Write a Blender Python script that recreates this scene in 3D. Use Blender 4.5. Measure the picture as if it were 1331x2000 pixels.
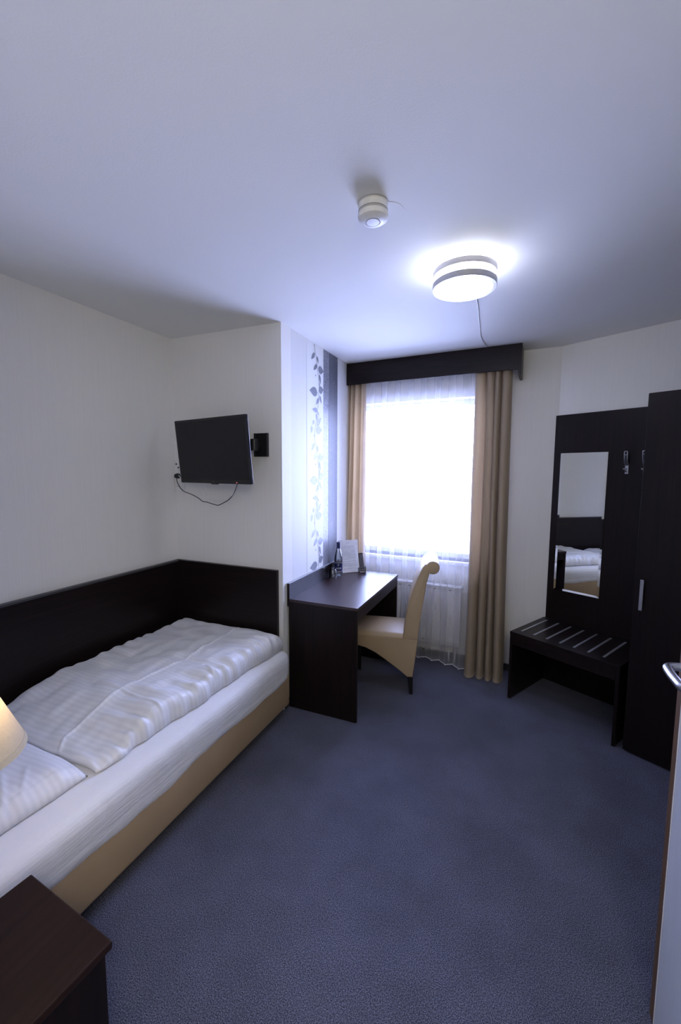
import bpy, bmesh, math, random
from mathutils import Vector, Matrix, noise
random.seed(7)
for o in list(bpy.data.objects): bpy.data.objects.remove(o, do_unlink=True)
SC = bpy.context.scene
COL = SC.collection
PI = math.pi

# ------------------------------------------------------------------ camera
cam_d = bpy.data.cameras.new('camera'); cam = bpy.data.objects.new('camera', cam_d); COL.objects.link(cam)
RT = Vector((0.92078198, 0.39004102, 0.00534267)); UP = Vector((-0.04246298, 0.08660984, 0.99533694)); FW = Vector((-0.38775951, 0.91671519, -0.09631108))
M = Matrix(((RT.x, UP.x, -FW.x, 0), (RT.y, UP.y, -FW.y, 0), (RT.z, UP.z, -FW.z, 0), (0, 0, 0, 1)))
cam.matrix_world = Matrix.Translation((0, 0, 1.589)) @ M
cam_d.sensor_fit = 'HORIZONTAL'; cam_d.sensor_width = 36; cam_d.lens = 811.82 / 1331 * 36
cam_d.clip_start = 0.02
SC.camera = cam

# ------------------------------------------------------------------ world, lights, exposure
W = bpy.data.worlds.new('world'); SC.world = W; W.use_nodes = True
bg = W.node_tree.nodes['Background']
bg.inputs[0].default_value = (0.45, 0.53, 1.0, 1); bg.inputs[1].default_value = 27.0
SC.view_settings.view_transform = 'Standard'; SC.view_settings.look = 'None'
SC.view_settings.exposure = 0.28; SC.view_settings.gamma = 1.0; SC.view_settings.use_curve_mapping = False
CEILING_LAMP = 19.0        # emission of the ceiling lamp diffuser
CORRIDOR_FILL = 27.0            # unseen fill light added behind the camera (W)
BEDSIDE = 1.7              # bulb in the bedside lamp (W)

def area(name, loc, rot, sx, sy, power, col, portal=False):
    d = bpy.data.lights.new(name, 'AREA'); d.shape = 'RECTANGLE'; d.size = sx; d.size_y = sy; d.energy = power; d.color = col
    if portal: d.cycles.is_portal = True
    o = bpy.data.objects.new(name, d); COL.objects.link(o); o.location = loc; o.rotation_euler = rot
    return o

SKEW = -0.0567
WT = Vector((math.cos(SKEW), math.sin(SKEW), 0)); WN = Vector((-math.sin(SKEW), math.cos(SKEW), 0)); W0 = Vector((0, 3.496, 0))
def wp(s, off, z): p = W0 + WT * s - WN * off; return Vector((p.x, p.y, z))     # point in front of the window wall
pt = wp(-0.825, -0.2, 1.53)
area('window_daylight_portal', pt, (PI / 2, 0, SKEW + PI), 1.11, 1.32, 1, (1, 1, 1), True).rotation_euler = (-PI / 2, 0, SKEW)
cg = bpy.data.lights.new('corridor_fill_light', 'POINT'); cg.energy = CORRIDOR_FILL; cg.color = (1.0, .92, .72); cg.shadow_soft_size = .14  # added fill to lift and neutralise the room, not a known lamp
co = bpy.data.objects.new('corridor_fill_light', cg); COL.objects.link(co); co.location = (.38, -.45, 2.15)

# ------------------------------------------------------------------ materials
def new_mat(name):
    m = bpy.data.materials.new(name); m.use_nodes = True
    nt = m.node_tree; b = nt.nodes['Principled BSDF']
    return m, nt, b
def texco(nt, scale=(1, 1, 1), kind='Object'):
    t = nt.nodes.new('ShaderNodeTexCoord'); mp = nt.nodes.new('ShaderNodeMapping'); mp.inputs['Scale'].default_value = scale
    nt.links.new(t.outputs[kind], mp.inputs[0]); return mp.outputs[0]
def noise_n(nt, vec, scale, detail=3, rough=.5):
    n = nt.nodes.new('ShaderNodeTexNoise'); n.inputs['Scale'].default_value = scale; n.inputs['Detail'].default_value = detail
    n.inputs['Roughness'].default_value = rough
    nt.links.new(vec, n.inputs['Vector']); return n.outputs[0]
def ramp(nt, fac, stops):
    r = nt.nodes.new('ShaderNodeValToRGB'); nt.links.new(fac, r.inputs[0])
    el = r.color_ramp.elements
    while len(el) < len(stops): el.new(.5)
    for e, (p, c) in zip(el, stops): e.position = p; e.color = (*c, 1)
    return r.outputs[0]
def bump(nt, b, h, strength, dist=.002):
    n = nt.nodes.new('ShaderNodeBump'); n.inputs['Strength'].default_value = strength; n.inputs['Distance'].default_value = dist
    nt.links.new(h, n.inputs['Height']); nt.links.new(n.outputs[0], b.inputs['Normal'])
def plain(name, col, rough=.5, metal=0, spec=.5, nscale=0, amt=.08, bstr=0, stretch=(1, 1, 1)):
    m, nt, b = new_mat(name)
    b.inputs['Roughness'].default_value = rough; b.inputs['Metallic'].default_value = metal; b.inputs['Specular IOR Level'].default_value = spec
    v = texco(nt, stretch); n = noise_n(nt, v, nscale or 20)
    c = ramp(nt, n, [(.3, tuple(x * (1 - amt) for x in col)), (.7, tuple(min(1, x * (1 + amt)) for x in col))])
    nt.links.new(c, b.inputs['Base Color'])
    if bstr: bump(nt, b, n, bstr)
    return m
def wallpaper_mat(name, col, strength=.25):
    m, nt, b = new_mat(name); b.inputs['Roughness'].default_value = .62; b.inputs['Specular IOR Level'].default_value = .3
    v = texco(nt, (160, 160, 3)); n = noise_n(nt, v, 1.0, 2)
    c = ramp(nt, n, [(.3, tuple(x * .97 for x in col)), (.7, col)])
    nt.links.new(c, b.inputs['Base Color']); bump(nt, b, n, strength, .0015); return m
MW = wallpaper_mat('ribbed_wallpaper', (.83, .815, .755))
MWV = wallpaper_mat('vine_wallpaper_ground', (.80, .80, .76), .1)
MWP = wallpaper_mat('ribbed_wallpaper_darkened', (.75, .745, .71))  # same paper as the other walls, colour lowered against the strong window light
MLEAF = plain('vine_print', (.21, .22, .25), .45, 0, .5, 60, .05)
def ceiling_mat():
    m, nt, b = new_mat('rough_ceiling_paint'); b.inputs['Roughness'].default_value = .8; b.inputs['Specular IOR Level'].default_value = .2
    b.inputs['Base Color'].default_value = (.85, .845, .79, 1)
    n = noise_n(nt, texco(nt), 160, 3); bump(nt, b, n, .16, .002); return m
MC = ceiling_mat()
def strip_mat(name, a, c, scale, metal=.3):
    m, nt, b = new_mat(name); b.inputs['Roughness'].default_value = .4; b.inputs['Metallic'].default_value = metal
    v = texco(nt, (1, 1, 1)); w = nt.nodes.new('ShaderNodeTexNoise'); w.inputs['Scale'].default_value = scale; w.inputs['Distortion'].default_value = 2.5; w.inputs['Detail'].default_value = 3
    nt.links.new(v, w.inputs['Vector'])
    nt.links.new(ramp(nt, w.outputs[0], [(.42, a), (.56, c)]), b.inputs['Base Color']); return m
MSILV = strip_mat('silver_crackle_print', (.13, .135, .16), (.30, .30, .33), 55, 0)
def scroll_mat():
    m, nt, b = new_mat('grey_scroll_print'); b.inputs['Roughness'].default_value = .5
    v = texco(nt); n1 = nt.nodes.new('ShaderNodeTexNoise'); n1.inputs['Scale'].default_value = 14; n1.inputs['Distortion'].default_value = 1.5; n1.inputs['Detail'].default_value = 0
    nt.links.new(v, n1.inputs['Vector'])
    nt.links.new(ramp(nt, n1.outputs[0], [(.475, (.10, .105, .125)), (.49, (.16, .165, .18)), (.505, (.16, .165, .18)), (.52, (.10, .105, .125))]), b.inputs['Base Color']); return m
MSCROLL = scroll_mat()
def carpet_mat():
    m, nt, b = new_mat('carpet'); b.inputs['Roughness'].default_value = .95; b.inputs['Specular IOR Level'].default_value = .1
    v = texco(nt)
    f = noise_n(nt, v, 300, 4, .8); p = noise_n(nt, v, 3.2, 5, .6)
    c1 = ramp(nt, f, [(.40, (.012, .013, .021)), (.5, (.076, .081, .118)), (.60, (.22, .23, .31))])
    c2 = ramp(nt, p, [(.36, (.86, .86, .87)), (.62, (1.10, 1.10, 1.12))])
    mx = nt.nodes.new('ShaderNodeMix'); mx.data_type = 'RGBA'; mx.blend_type = 'MULTIPLY'; mx.inputs[0].default_value = 1
    nt.links.new(c1, mx.inputs[6]); nt.links.new(c2, mx.inputs[7]); nt.links.new(mx.outputs[2], b.inputs['Base Color'])
    b.inputs['Sheen Weight'].default_value = .15
    bump(nt, b, f, .25, .004); return m
MCARP = carpet_mat()
def wood_mat(name, axis='z', rough=.34, base=(.006, .004, .0038), hi=(.016, .0095, .0085), bs=.22, spec=.22):
    m, nt, b = new_mat(name)
    sc = {'z': (70, 70, 2.2), 'y': (70, 2.2, 70), 'x': (2.2, 70, 70)}[axis]
    v = texco(nt, sc); n = noise_n(nt, v, 1.0, 6, .65)
    nt.links.new(ramp(nt, n, [(.3, base), (.72, hi)]), b.inputs['Base Color'])
    b.inputs['Roughness'].default_value = rough; b.inputs['Specular IOR Level'].default_value = spec
    bump(nt, b, n, bs, .0012); return m
WZ = wood_mat('wenge_vertical_grain'); WY = wood_mat('wenge_long_grain', 'y'); WX = wood_mat('wenge_cross_grain', 'x')
WTOP = wood_mat('wenge_desk_top', 'y', .32, (.016, .008, .0085), (.040, .018, .018), .35, .6)
WNS = wood_mat('wenge_nightstand_top', 'y', .4, (.013, .0065, .005), (.030, .013, .009))
MEDGE = plain('dark_grey_edging', (.05, .05, .055), .4)
MLEG = plain('black_brown_leg', (.008, .006, .006), .4)
def leather_mat(name, col, rough=.42):
    m, nt, b = new_mat(name); v = texco(nt); n = noise_n(nt, v, 120, 4); n2 = noise_n(nt, v, 5, 2)
    nt.links.new(ramp(nt, n2, [(.3, tuple(x * .93 for x in col)), (.7, col)]), b.inputs['Base Color'])
    b.inputs['Roughness'].default_value = rough; bump(nt, b, n, .12, .001); return m
MTAN = leather_mat('tan_leatherette', (.46, .345, .205))
MTAN2 = leather_mat('tan_bed_upholstery', (.43, .31, .18), .6)
def linen_mat(name, stripes):
    m, nt, b = new_mat(name); b.inputs['Roughness'].default_value = .55; b.inputs['Base Color'].default_value = (.82, .82, .83, 1)
    b.inputs['Sheen Weight'].default_value = .2
    if stripes:
        v = texco(nt); w = nt.nodes.new('ShaderNodeTexWave'); w.wave_type = 'BANDS'; w.bands_direction = 'Y'; w.inputs['Scale'].default_value = 14; w.inputs['Distortion'].default_value = .3
        nt.links.new(v, w.inputs['Vector'])
        nt.links.new(ramp(nt, w.outputs[0], [(.4, (.79, .79, .80)), (.6, (.84, .84, .845))]), b.inputs['Base Color'])
        nt.links.new(ramp(nt, w.outputs[0], [(.4, (.42, .42, .42)), (.6, (.55, .55, .55))]), b.inputs['Roughness'])
    else:
        n = noise_n(nt, texco(nt, (2, 5, 55)), 1, 4, .6); bump(nt, b, n, .55, .006)
    return m
MDUV = linen_mat('satin_stripe_linen', True); MSHEET = linen_mat('jersey_sheet', False)
def curtain_mat():
    m, nt, b = new_mat('sand_curtain_cloth'); b.inputs['Roughness'].default_value = .75; b.inputs['Sheen Weight'].default_value = .1
    n = noise_n(nt, texco(nt, (300, 300, 300)), 1, 2)
    nt.links.new(ramp(nt, n, [(.3, (.57, .465, .33)), (.7, (.65, .535, .38))]), b.inputs['Base Color'])
    return m
MCURT = curtain_mat()
def sheer_mat():
    m = bpy.data.materials.new('sheer_voile'); m.use_nodes = True; nt = m.node_tree; nt.nodes.clear()
    out = nt.nodes.new('ShaderNodeOutputMaterial'); tr = nt.nodes.new('ShaderNodeBsdfTransparent'); tl = nt.nodes.new('ShaderNodeBsdfTranslucent'); df = nt.nodes.new('ShaderNodeBsdfDiffuse')
    df.inputs[0].default_value = (.85, .85, .88, 1); tl.inputs[0].default_value = (.85, .85, .88, 1); tr.inputs[0].default_value = (1, 1, 1, 1)
    a = nt.nodes.new('ShaderNodeMixShader'); a.inputs[0].default_value = .5
    nt.links.new(df.outputs[0], a.inputs[1]); nt.links.new(tl.outputs[0], a.inputs[2])
    lw = nt.nodes.new('ShaderNodeLayerWeight'); lw.inputs[0].default_value = .35; r = ramp(nt, lw.outputs[1], [(0, (.24, .24, .24)), (.8, (.62, .62, .62))])
    c = nt.nodes.new('ShaderNodeMixShader'); nt.links.new(r, c.inputs[0]); nt.links.new(tr.outputs[0], c.inputs[1]); nt.links.new(a.outputs[0], c.inputs[2])
    nt.links.new(c.outputs[0], out.inputs[0]); return m
MSHEER = sheer_mat()
def glassy(name, fac=.08, col=(1, 1, 1)):
    m = bpy.data.materials.new(name); m.use_nodes = True; nt = m.node_tree; nt.nodes.clear()
    out = nt.nodes.new('ShaderNodeOutputMaterial'); tr = nt.nodes.new('ShaderNodeBsdfTransparent'); gl = nt.nodes.new('ShaderNodeBsdfGlossy')
    tr.inputs[0].default_value = (*col, 1); gl.inputs['Roughness'].default_value = .02
    fr = nt.nodes.new('ShaderNodeFresnel'); fr.inputs[0].default_value = 1.45
    ad = nt.nodes.new('ShaderNodeMath'); ad.operation = 'ADD'; ad.inputs[1].default_value = fac; nt.links.new(fr.outputs[0], ad.inputs[0])
    c = nt.nodes.new('ShaderNodeMixShader'); nt.links.new(ad.outputs[0], c.inputs[0]); nt.links.new(tr.outputs[0], c.inputs[1]); nt.links.new(gl.outputs[0], c.inputs[2])
    nt.links.new(c.outputs[0], out.inputs[0]); return m
MGLASS = glassy('window_glass', 0); MCLEAR = glassy('clear_glass', .12, (.90, .92, .94)); MACRYL = glassy('clear_acrylic', .05, (.95, .96, .98))
def emis(name, col, s):
    m, nt, b = new_mat(name); b.inputs['Base Color'].default_value = (.8, .8, .8, 1)
    b.inputs['Emission Color'].default_value = (*col, 1); b.inputs['Emission Strength'].default_value = s; return m
MDIFF = emis('lit_opal_diffuser', (.72, .76, 1.0), CEILING_LAMP)
MLED = emis('standby_light', (1, .05, .05), 1)
MSTEEL = plain('brushed_steel', (.50, .48, .47), .35, .9, .5, 30, .04, 0, (1, 1, 20))
MCHROME = plain('satin_chrome', (.50, .50, .53), .33, 1.0)
MALU = plain('aluminium_strip', (.42, .43, .46), .35, .7)
MWHITE = plain('white_plastic', (.80, .79, .75), .4)
MRAD = plain('white_radiator_enamel', (.80, .80, .80), .35)
MPVC = plain('white_window_frame', (.78, .78, .78), .4)
MBLACK = plain('black_plastic', (.012, .012, .013), .38)
MBLKG = plain('tv_bezel_gloss', (.008, .008, .009), .22)
MSCREEN = plain('tv_screen', (.012, .012, .014), .38, 0, .3)
MGREY = plain('dark_grey_plastic', (.05, .05, .055), .5)
MDOOR = plain('pale_grey_door_laminate', (.55, .57, .60), .45, 0, .5, 3, .03, 0, (20, 20, 1))
MBROWN = plain('brown_door_edge', (.12, .06, .022), .5, 0, .5, 4, .2, 0, (30, 30, 1))
MMIRROR = plain('mirror_silver', (.86, .88, .86), .0, 1.0, .5, 1, 0.001)
MSHADE_C = None
def shade_mat():
    m = bpy.data.materials.new('cream_lamp_shade'); m.use_nodes = True; nt = m.node_tree; nt.nodes.clear()
    out = nt.nodes.new('ShaderNodeOutputMaterial'); tl = nt.nodes.new('ShaderNodeBsdfTranslucent'); df = nt.nodes.new('ShaderNodeBsdfDiffuse')
    n = noise_n(nt, texco(nt), 200, 2); c = ramp(nt, n, [(.3, (.80, .72, .55)), (.7, (.86, .78, .60))])
    nt.links.new(c, tl.inputs[0]); nt.links.new(c, df.inputs[0])
    a = nt.nodes.new('ShaderNodeMixShader'); a.inputs[0].default_value = .45
    nt.links.new(df.outputs[0], a.inputs[1]); nt.links.new(tl.outputs[0], a.inputs[2]); nt.links.new(a.outputs[0], out.inputs[0]); return m
MSHADE = shade_mat()
MPAPER = plain('printed_paper', (.80, .80, .82), .5)
MINK = plain('faint_grey_ink', (.34, .34, .38), .6)
MLABEL = plain('dark_blue_label', (.012, .018, .09), .35)
MLABW = plain('white_print', (.75, .75, .78), .5)

# ------------------------------------------------------------------ mesh helpers
def link(name, bm, mats, parent=None, smooth=False, loc=None, rot=None, kind=None):
    me = bpy.data.meshes.new(name); bm.normal_update(); bm.to_mesh(me); bm.free()
    for m in (mats if isinstance(mats, (list, tuple)) else [mats]): me.materials.append(m)
    if smooth:
        for p in me.polygons: p.use_smooth = True
    o = bpy.data.objects.new(name, me); COL.objects.link(o)
    if loc is not None: o.location = loc
    if rot is not None: o.rotation_euler = rot
    if parent: o.parent = parent
    if kind: o['kind'] = kind
    return o
def thing(name, label, cat, loc=(0, 0, 0), rot=(0, 0, 0), group=None):
    o = bpy.data.objects.new(name, None); COL.objects.link(o); o.empty_display_size = .05
    o.location = loc; o.rotation_euler = rot; o['label'] = label; o['category'] = cat
    if group: o['group'] = group
    return o
def tag(o, label, cat, group=None):
    o['label'] = label; o['category'] = cat
    if group: o['group'] = group
    return o
def box(bm, x0, x1, y0, y1, z0, z1, bev=0, mi=0, seg=2, mat=None):
    g = bmesh.ops.create_cube(bm, size=1)
    vs = g['verts']
    for v in vs:
        v.co = Vector((x0 + (v.co.x + .5) * (x1 - x0), y0 + (v.co.y + .5) * (y1 - y0), z0 + (v.co.z + .5) * (z1 - z0)))
    if bev:
        es = list({e for v in vs for e in v.link_edges})
        r = bmesh.ops.bevel(bm, geom=es, offset=bev, segments=seg, affect='EDGES', profile=.5)
        vs = list({v for f in r['faces'] for v in f.verts} | {v for v in vs if v.is_valid})
    fs = {f for v in vs for f in v.link_faces}
    for f in fs: f.material_index = mi
    if mat:
        for v in vs: v.co = mat @ v.co
    return vs
def boxo(name, dims, m, parent=None, bev=.0015, kind=None, mat=None, smooth=False):
    bm = bmesh.new(); box(bm, *dims, bev=bev, mat=mat); return link(name, bm, m, parent, smooth, kind=kind)
def tube(bm, pts, r, n=8, cap=True, closed=False):
    pts = [Vector(p) for p in pts]; rings = []; up = None
    for i, p in enumerate(pts):
        a = pts[i - 1] if (i or closed) else p; b = pts[(i + 1) % len(pts)] if (i < len(pts) - 1 or closed) else p
        t = (b - a).normalized()
        if up is None:
            up = Vector((0, 0, 1)) if abs(t.z) < .9 else Vector((1, 0, 0))
        u = (up - t * up.dot(t)).normalized(); v = t.cross(u); up = u
        rr = r(i / (len(pts) - 1)) if callable(r) else r
        rings.append([bm.verts.new(p + (u * math.cos(k * 2 * PI / n) + v * math.sin(k * 2 * PI / n)) * rr) for k in range(n)])
    m = len(rings)
    for i in range(m if closed else m - 1):
        A, B = rings[i], rings[(i + 1) % m]
        for k in range(n): bm.faces.new((A[k], A[(k + 1) % n], B[(k + 1) % n], B[k]))
    if cap and not closed: bm.faces.new(rings[0][::-1]); bm.faces.new(rings[-1])
def spline(pts, k=8):
    P = [Vector(p) for p in pts]; P = [P[0] * 2 - P[1]] + P + [P[-1] * 2 - P[-2]]; out = []
    for i in range(1, len(P) - 2):
        for j in range(k):
            t = j / k; a, b, c, d = P[i - 1:i + 3]
            out.append(.5 * ((2 * b) + (c - a) * t + (2 * a - 5 * b + 4 * c - d) * t * t + (3 * b - a - 3 * c + d) * t ** 3))
    out.append(P[-2]); return out
def lathe(bm, prof, n=48, c=(0, 0, 0), mi=0):
    rings = []
    for r, z in prof:
        if r < 1e-6: rings.append([bm.verts.new((c[0], c[1], c[2] + z))])
        else: rings.append([bm.verts.new((c[0] + r * math.cos(2 * PI * k / n), c[1] + r * math.sin(2 * PI * k / n), c[2] + z)) for k in range(n)])
    for A, B in zip(rings, rings[1:]):
        for k in range(n):
            a = [A[k % len(A)], A[(k + 1) % len(A)], B[(k + 1) % len(B)], B[k % len(B)]]
            a = list(dict.fromkeys(a))
            if len(a) >= 3: f = bm.faces.new(a); f.material_index = mi
def prism(bm, poly, y0, y1, bev=0, seg=2):    # poly in xz extruded along y
    A = [bm.verts.new((x, y0, z)) for x, z in poly]; B = [bm.verts.new((x, y1, z)) for x, z in poly]
    n = len(poly); fa = bm.faces.new(A); fb = bm.faces.new(B[::-1])
    for i in range(n): bm.faces.new((A[i], B[i], B[(i + 1) % n], A[(i + 1) % n]))
    bmesh.ops.recalc_face_normals(bm, faces=bm.faces[:])
    if bev:
        es = list(fa.edges) + list(fb.edges)
        bmesh.ops.bevel(bm, geom=es, offset=bev, segments=seg, affect='EDGES', profile=.5)
def quadplane(bm, pts, mi=0):
    f = bm.faces.new([bm.verts.new(p) for p in pts]); f.material_index = mi
def autosmooth(o, deg=35):
    for p in o.data.polygons: p.use_smooth = True
    md = None
    try:
        o.data.set_sharp_from_angle(angle=math.radians(deg))
    except Exception: pass
    return o
def text_mesh(name, s, size, m, parent, mat, depth=.0004):
    cu = bpy.data.curves.new(name, 'FONT'); cu.body = s; cu.size = size; cu.extrude = depth; cu.align_x = 'CENTER'; cu.align_y = 'CENTER'
    t = bpy.data.objects.new(name + '_tmp', cu); COL.objects.link(t)
    dg = bpy.context.evaluated_depsgraph_get(); me = bpy.data.meshes.new_from_object(t.evaluated_get(dg)); bpy.data.objects.remove(t, do_unlink=True)
    me.transform(mat); me.materials.clear(); me.materials.append(m)
    o = bpy.data.objects.new(name, me); COL.objects.link(o); o.parent = parent; return o

# ------------------------------------------------------------------ room shell
CZ = 2.5; XL = -2.255; XW = -1.372; YA = 2.29; T = .12
MC0 = Vector((.264, 3.481, 0)); MT = Vector((math.cos(.5097), -math.sin(.5097), 0)); MN = Vector((-math.sin(.5097), -math.cos(.5097), 0))  # MN points into the room
def mp(s, d, z): p = MC0 + MT * s + MN * d; return Vector((p.x, p.y, z))
S_END = 1.70; ME = mp(S_END, 0, 0); XR = ME.x
bm = bmesh.new(); box(bm, XL - .3, XR + .3, -1.9, 4.0, -.1, 0); link('floor', bm, MCARP, kind='structure')
bm = bmesh.new(); box(bm, XL - .3, XR + .3, -1.9, 4.0, CZ, CZ + .1); link('ceiling', bm, MC, kind='structure')
boxo('wall_left', (XL - T, XL, -.0, YA, 0, CZ), MW, bev=0, kind='structure')
boxo('wall_alcove', (XL - T, XW, YA, YA + T, 0, CZ), MW, bev=0, kind='structure')
bm = bmesh.new()   # wall carrying the patterned wallpaper, from the alcove corner to the window wall
box(bm, XW - T, XW, YA + T, 3.58, 0, CZ)
link('wall_desk_side', bm, MWP, kind='structure')
OS0, OS1, OZ0, OZ1 = -1.38, -.27, .85, 2.19    # window opening
def slab(bm, s0, s1, z0, z1, o0, o1):
    f = [wp(s0, o0, z0), wp(s1, o0, z0), wp(s1, o0, z1), wp(s0, o0, z1)]; b = [wp(s0, o1, z0), wp(s1, o1, z0), wp(s1, o1, z1), wp(s0, o1, z1)]
    F = [bm.verts.new(p) for p in f]; B = [bm.verts.new(p) for p in b]
    bm.faces.new(F[::-1]); bm.faces.new(B)
    for i in range(4): j = (i + 1) % 4; bm.faces.new((F[i], F[j], B[j], B[i]))
bm = bmesh.new()
sL, sR = -1.53, .30
slab(bm, sL, OS0, 0, CZ, 0, -.26); slab(bm, OS1, sR, 0, CZ, 0, -.26); slab(bm, OS0, OS1, 0, OZ0, 0, -.26); slab(bm, OS0, OS1, OZ1, CZ, 0, -.26)
bmesh.ops.recalc_face_normals(bm, faces=bm.faces[:]); link('wall_window', bm, MW, kind='structure')
def mslab(bm, s0, s1, d0, d1, z0, z1, bev=0):
    vs = box(bm, s0, s1, d0, d1, z0, z1, bev)
    for v in vs: v.co = mp(v.co.x, v.co.y, v.co.z)
bm = bmesh.new(); mslab(bm, 0, S_END + .1, -.12, 0, 0, CZ); bmesh.ops.recalc_face_normals(bm, faces=bm.faces[:]); link('wall_mirror_side', bm, MW, kind='structure')
boxo('wall_right', (XR, XR + T, .5, ME.y, 0, CZ), MW, bev=0, kind='structure')
boxo('wall_entry', (.49, XR + T, .05, .5, 0, CZ), MW, bev=0, kind='structure')
boxo('wall_back', (XL - T, -.52, .05, .17, 0, CZ), MW, bev=0, kind='structure')
boxo('wall_corridor', (-1.2, 1.2, -1.82, -1.7, 0, CZ), MW, bev=0, kind='structure')
boxo('wall_corridor_left', (-1.32, -1.2, -1.7, .05, 0, CZ), MW, bev=0, kind='structure')
boxo('wall_corridor_right', (1.2, 1.32, -1.7, .05, 0, CZ), MW, bev=0, kind='structure')
# baseboards
bm = bmesh.new(); vs = box(bm, sL + .2, sR - .04, 0, .012, 0, .055, .002)
for v in vs: v.co = wp(v.co.x, v.co.y, v.co.z)
bmesh.ops.recalc_face_normals(bm, faces=bm.faces[:]); link('baseboard_window', bm, MEDGE, kind='structure')
boxo('baseboard_desk_side', (XW, XW + .012, YA + .01, 3.5, 0, .055), MEDGE, bev=.002, kind='structure')
boxo('baseboard_back', (-1.2, -.54, .17, .182, 0, .055), MEDGE, bev=.002, kind='structure')
# window
def wslab_o(name, s0, s1, z0, z1, o0, o1, m, parent=None, bev=.003, kind=None):
    bm = bmesh.new(); vs = box(bm, s0, s1, o0, o1, z0, z1, bev)
    for v in vs: v.co = wp(v.co.x, v.co.y, v.co.z)
    bmesh.ops.recalc_face_normals(bm, faces=bm.faces[:]); return link(name, bm, m, parent, kind=kind)
win = bpy.data.objects.new('window_1', None); COL.objects.link(win); win['kind'] = 'structure'
bm = bmesh.new()
for a in ((OS0, OS0 + .045, OZ0, OZ1), (OS1 - .045, OS1, OZ0, OZ1), (OS0 + .045, OS1 - .045, OZ0, OZ0 + .045), (OS0 + .045, OS1 - .045, OZ1 - .045, OZ1)):
    vs = box(bm, a[0], a[1], -.19, -.13, a[2], a[3], .004)
    for v in vs: v.co = wp(v.co.x, v.co.y, v.co.z)
bmesh.ops.recalc_face_normals(bm, faces=bm.faces[:]); link('window_frame', bm, MPVC, win)
wslab_o('window_pane', OS0 + .04, OS1 - .04, OZ0 + .04, OZ1 - .04, -.163, -.157, MGLASS, win, 0)
wslab_o('window_sill', OS0 - .03, OS1 + .03, OZ0 - .03, OZ0, -.14, .03, MPVC, win, .005)

# wallpaper design on the desk side wall: vine panel, silver strip, grey scroll strip
LEAF = [(2.7982,2.0355,2.7107,2.0335,0.0140),(2.7890,2.0303,2.8237,2.0017,0.0120),(2.7821,2.0165,2.7844,1.9570,0.0219),(2.7844,1.9251,2.8593,1.9909,0.0279),(2.7370,1.9606,2.7214,1.9235,0.0216),(2.7126,1.9148,2.6906,1.8619,0.0274),(2.7706,1.8908,2.8739,1.9024,0.0479),(2.7457,1.8548,2.7390,1.8403,0.0079),(2.7524,1.7945,2.6945,1.7397,0.0240),(2.7866,1.7816,2.8122,1.7322,0.0182),(2.7889,1.7230,2.7297,1.6716,0.0223),(2.8075,1.6963,2.8989,1.6973,0.0449),(2.7681,1.6494,2.7613,1.6331,0.0091),(2.8240,1.6629,2.8504,1.5908,0.0226),(2.8217,1.6042,2.8312,1.5732,0.0103),(2.8170,1.5453,2.8968,1.5656,0.0434),(2.7935,1.5250,2.6698,1.5221,0.0514),(2.8289,1.5109,2.8652,1.4523,0.0208),(2.8194,1.4904,2.7702,1.4333,0.0187)]
STEM = [(2.7821,2.0463),(2.8028,2.0242),(2.8167,1.9979),(2.7752,1.9510),(2.7571,1.9193),(2.7525,1.8891),(2.7524,1.8195),(2.7751,1.7708),(2.7935,1.7009),(2.8052,1.6502),(2.8241,1.5784),(2.8123,1.5164),(2.8170,1.4645),(2.7982,1.4080)]
PERIOD = .638
LEDGE_Z = .858
def leaf_shape(bm, y0, z0, y1, z1, w, x):
    a = Vector((y0, z0)); b = Vector((y1, z1)); d = b - a; L = d.length; t = d / L; n = Vector((-t.y, t.x)); w = max(w * 1.3, .40 * L) if L > .04 else w * 1.3
    # widths quoted are measured across the leaf
    prof = [(0, 0), (.08, .25), (.2, .43), (.38, .5), (.55, .45), (.72, .30), (.88, .12), (1, 0)]
    L_ = [a + t * (u * L) + n * (v * w) for u, v in prof]; R_ = [a + t * (u * L) - n * (v * w) for u, v in prof[1:-1]][::-1]
    pts = L_ + R_
    out = [p for p in pts if LEDGE_Z - .03 < p.y < 2.497]
    if len(out) < len(pts): return
    f = bm.faces.new([bm.verts.new((x, p.x, p.y)) for p in pts]); f.material_index = 1
bm = bmesh.new()
box(bm, XW, XW + .0012, 2.628, 2.895, 0, CZ)
for k in range(-1, 4):
    dz = -(k - 1) * PERIOD - 0
    for l in LEAF: leaf_shape(bm, l[0], l[1] + dz, l[2], l[3] + dz, l[4], XW + .0022)
    st = spline([(XW + .002, y, z + dz) for y, z in STEM], 5)
    for a, b in zip(st, st[1:]):
        if LEDGE_Z - .02 < min(a.z, b.z) and max(a.z, b.z) < 2.49:
            q = bm.faces.new([bm.verts.new(p) for p in ((a.x, a.y - .0022, a.z), (a.x, a.y + .0022, a.z), (b.x, b.y + .0022, b.z), (b.x, b.y - .0022, b.z))]); q.material_index = 1
for f in bm.faces:
    pass
link('trim_1', bm, [MWV, MLEAF], kind='structure')
boxo('trim_2', (XW, XW + .0012, 2.895, 2.992, 0, CZ), MSILV, bev=0, kind='structure')
boxo('trim_3', (XW, XW + .0012, 2.997, 3.165, 0, CZ), MSCROLL, bev=0, kind='structure')

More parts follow.
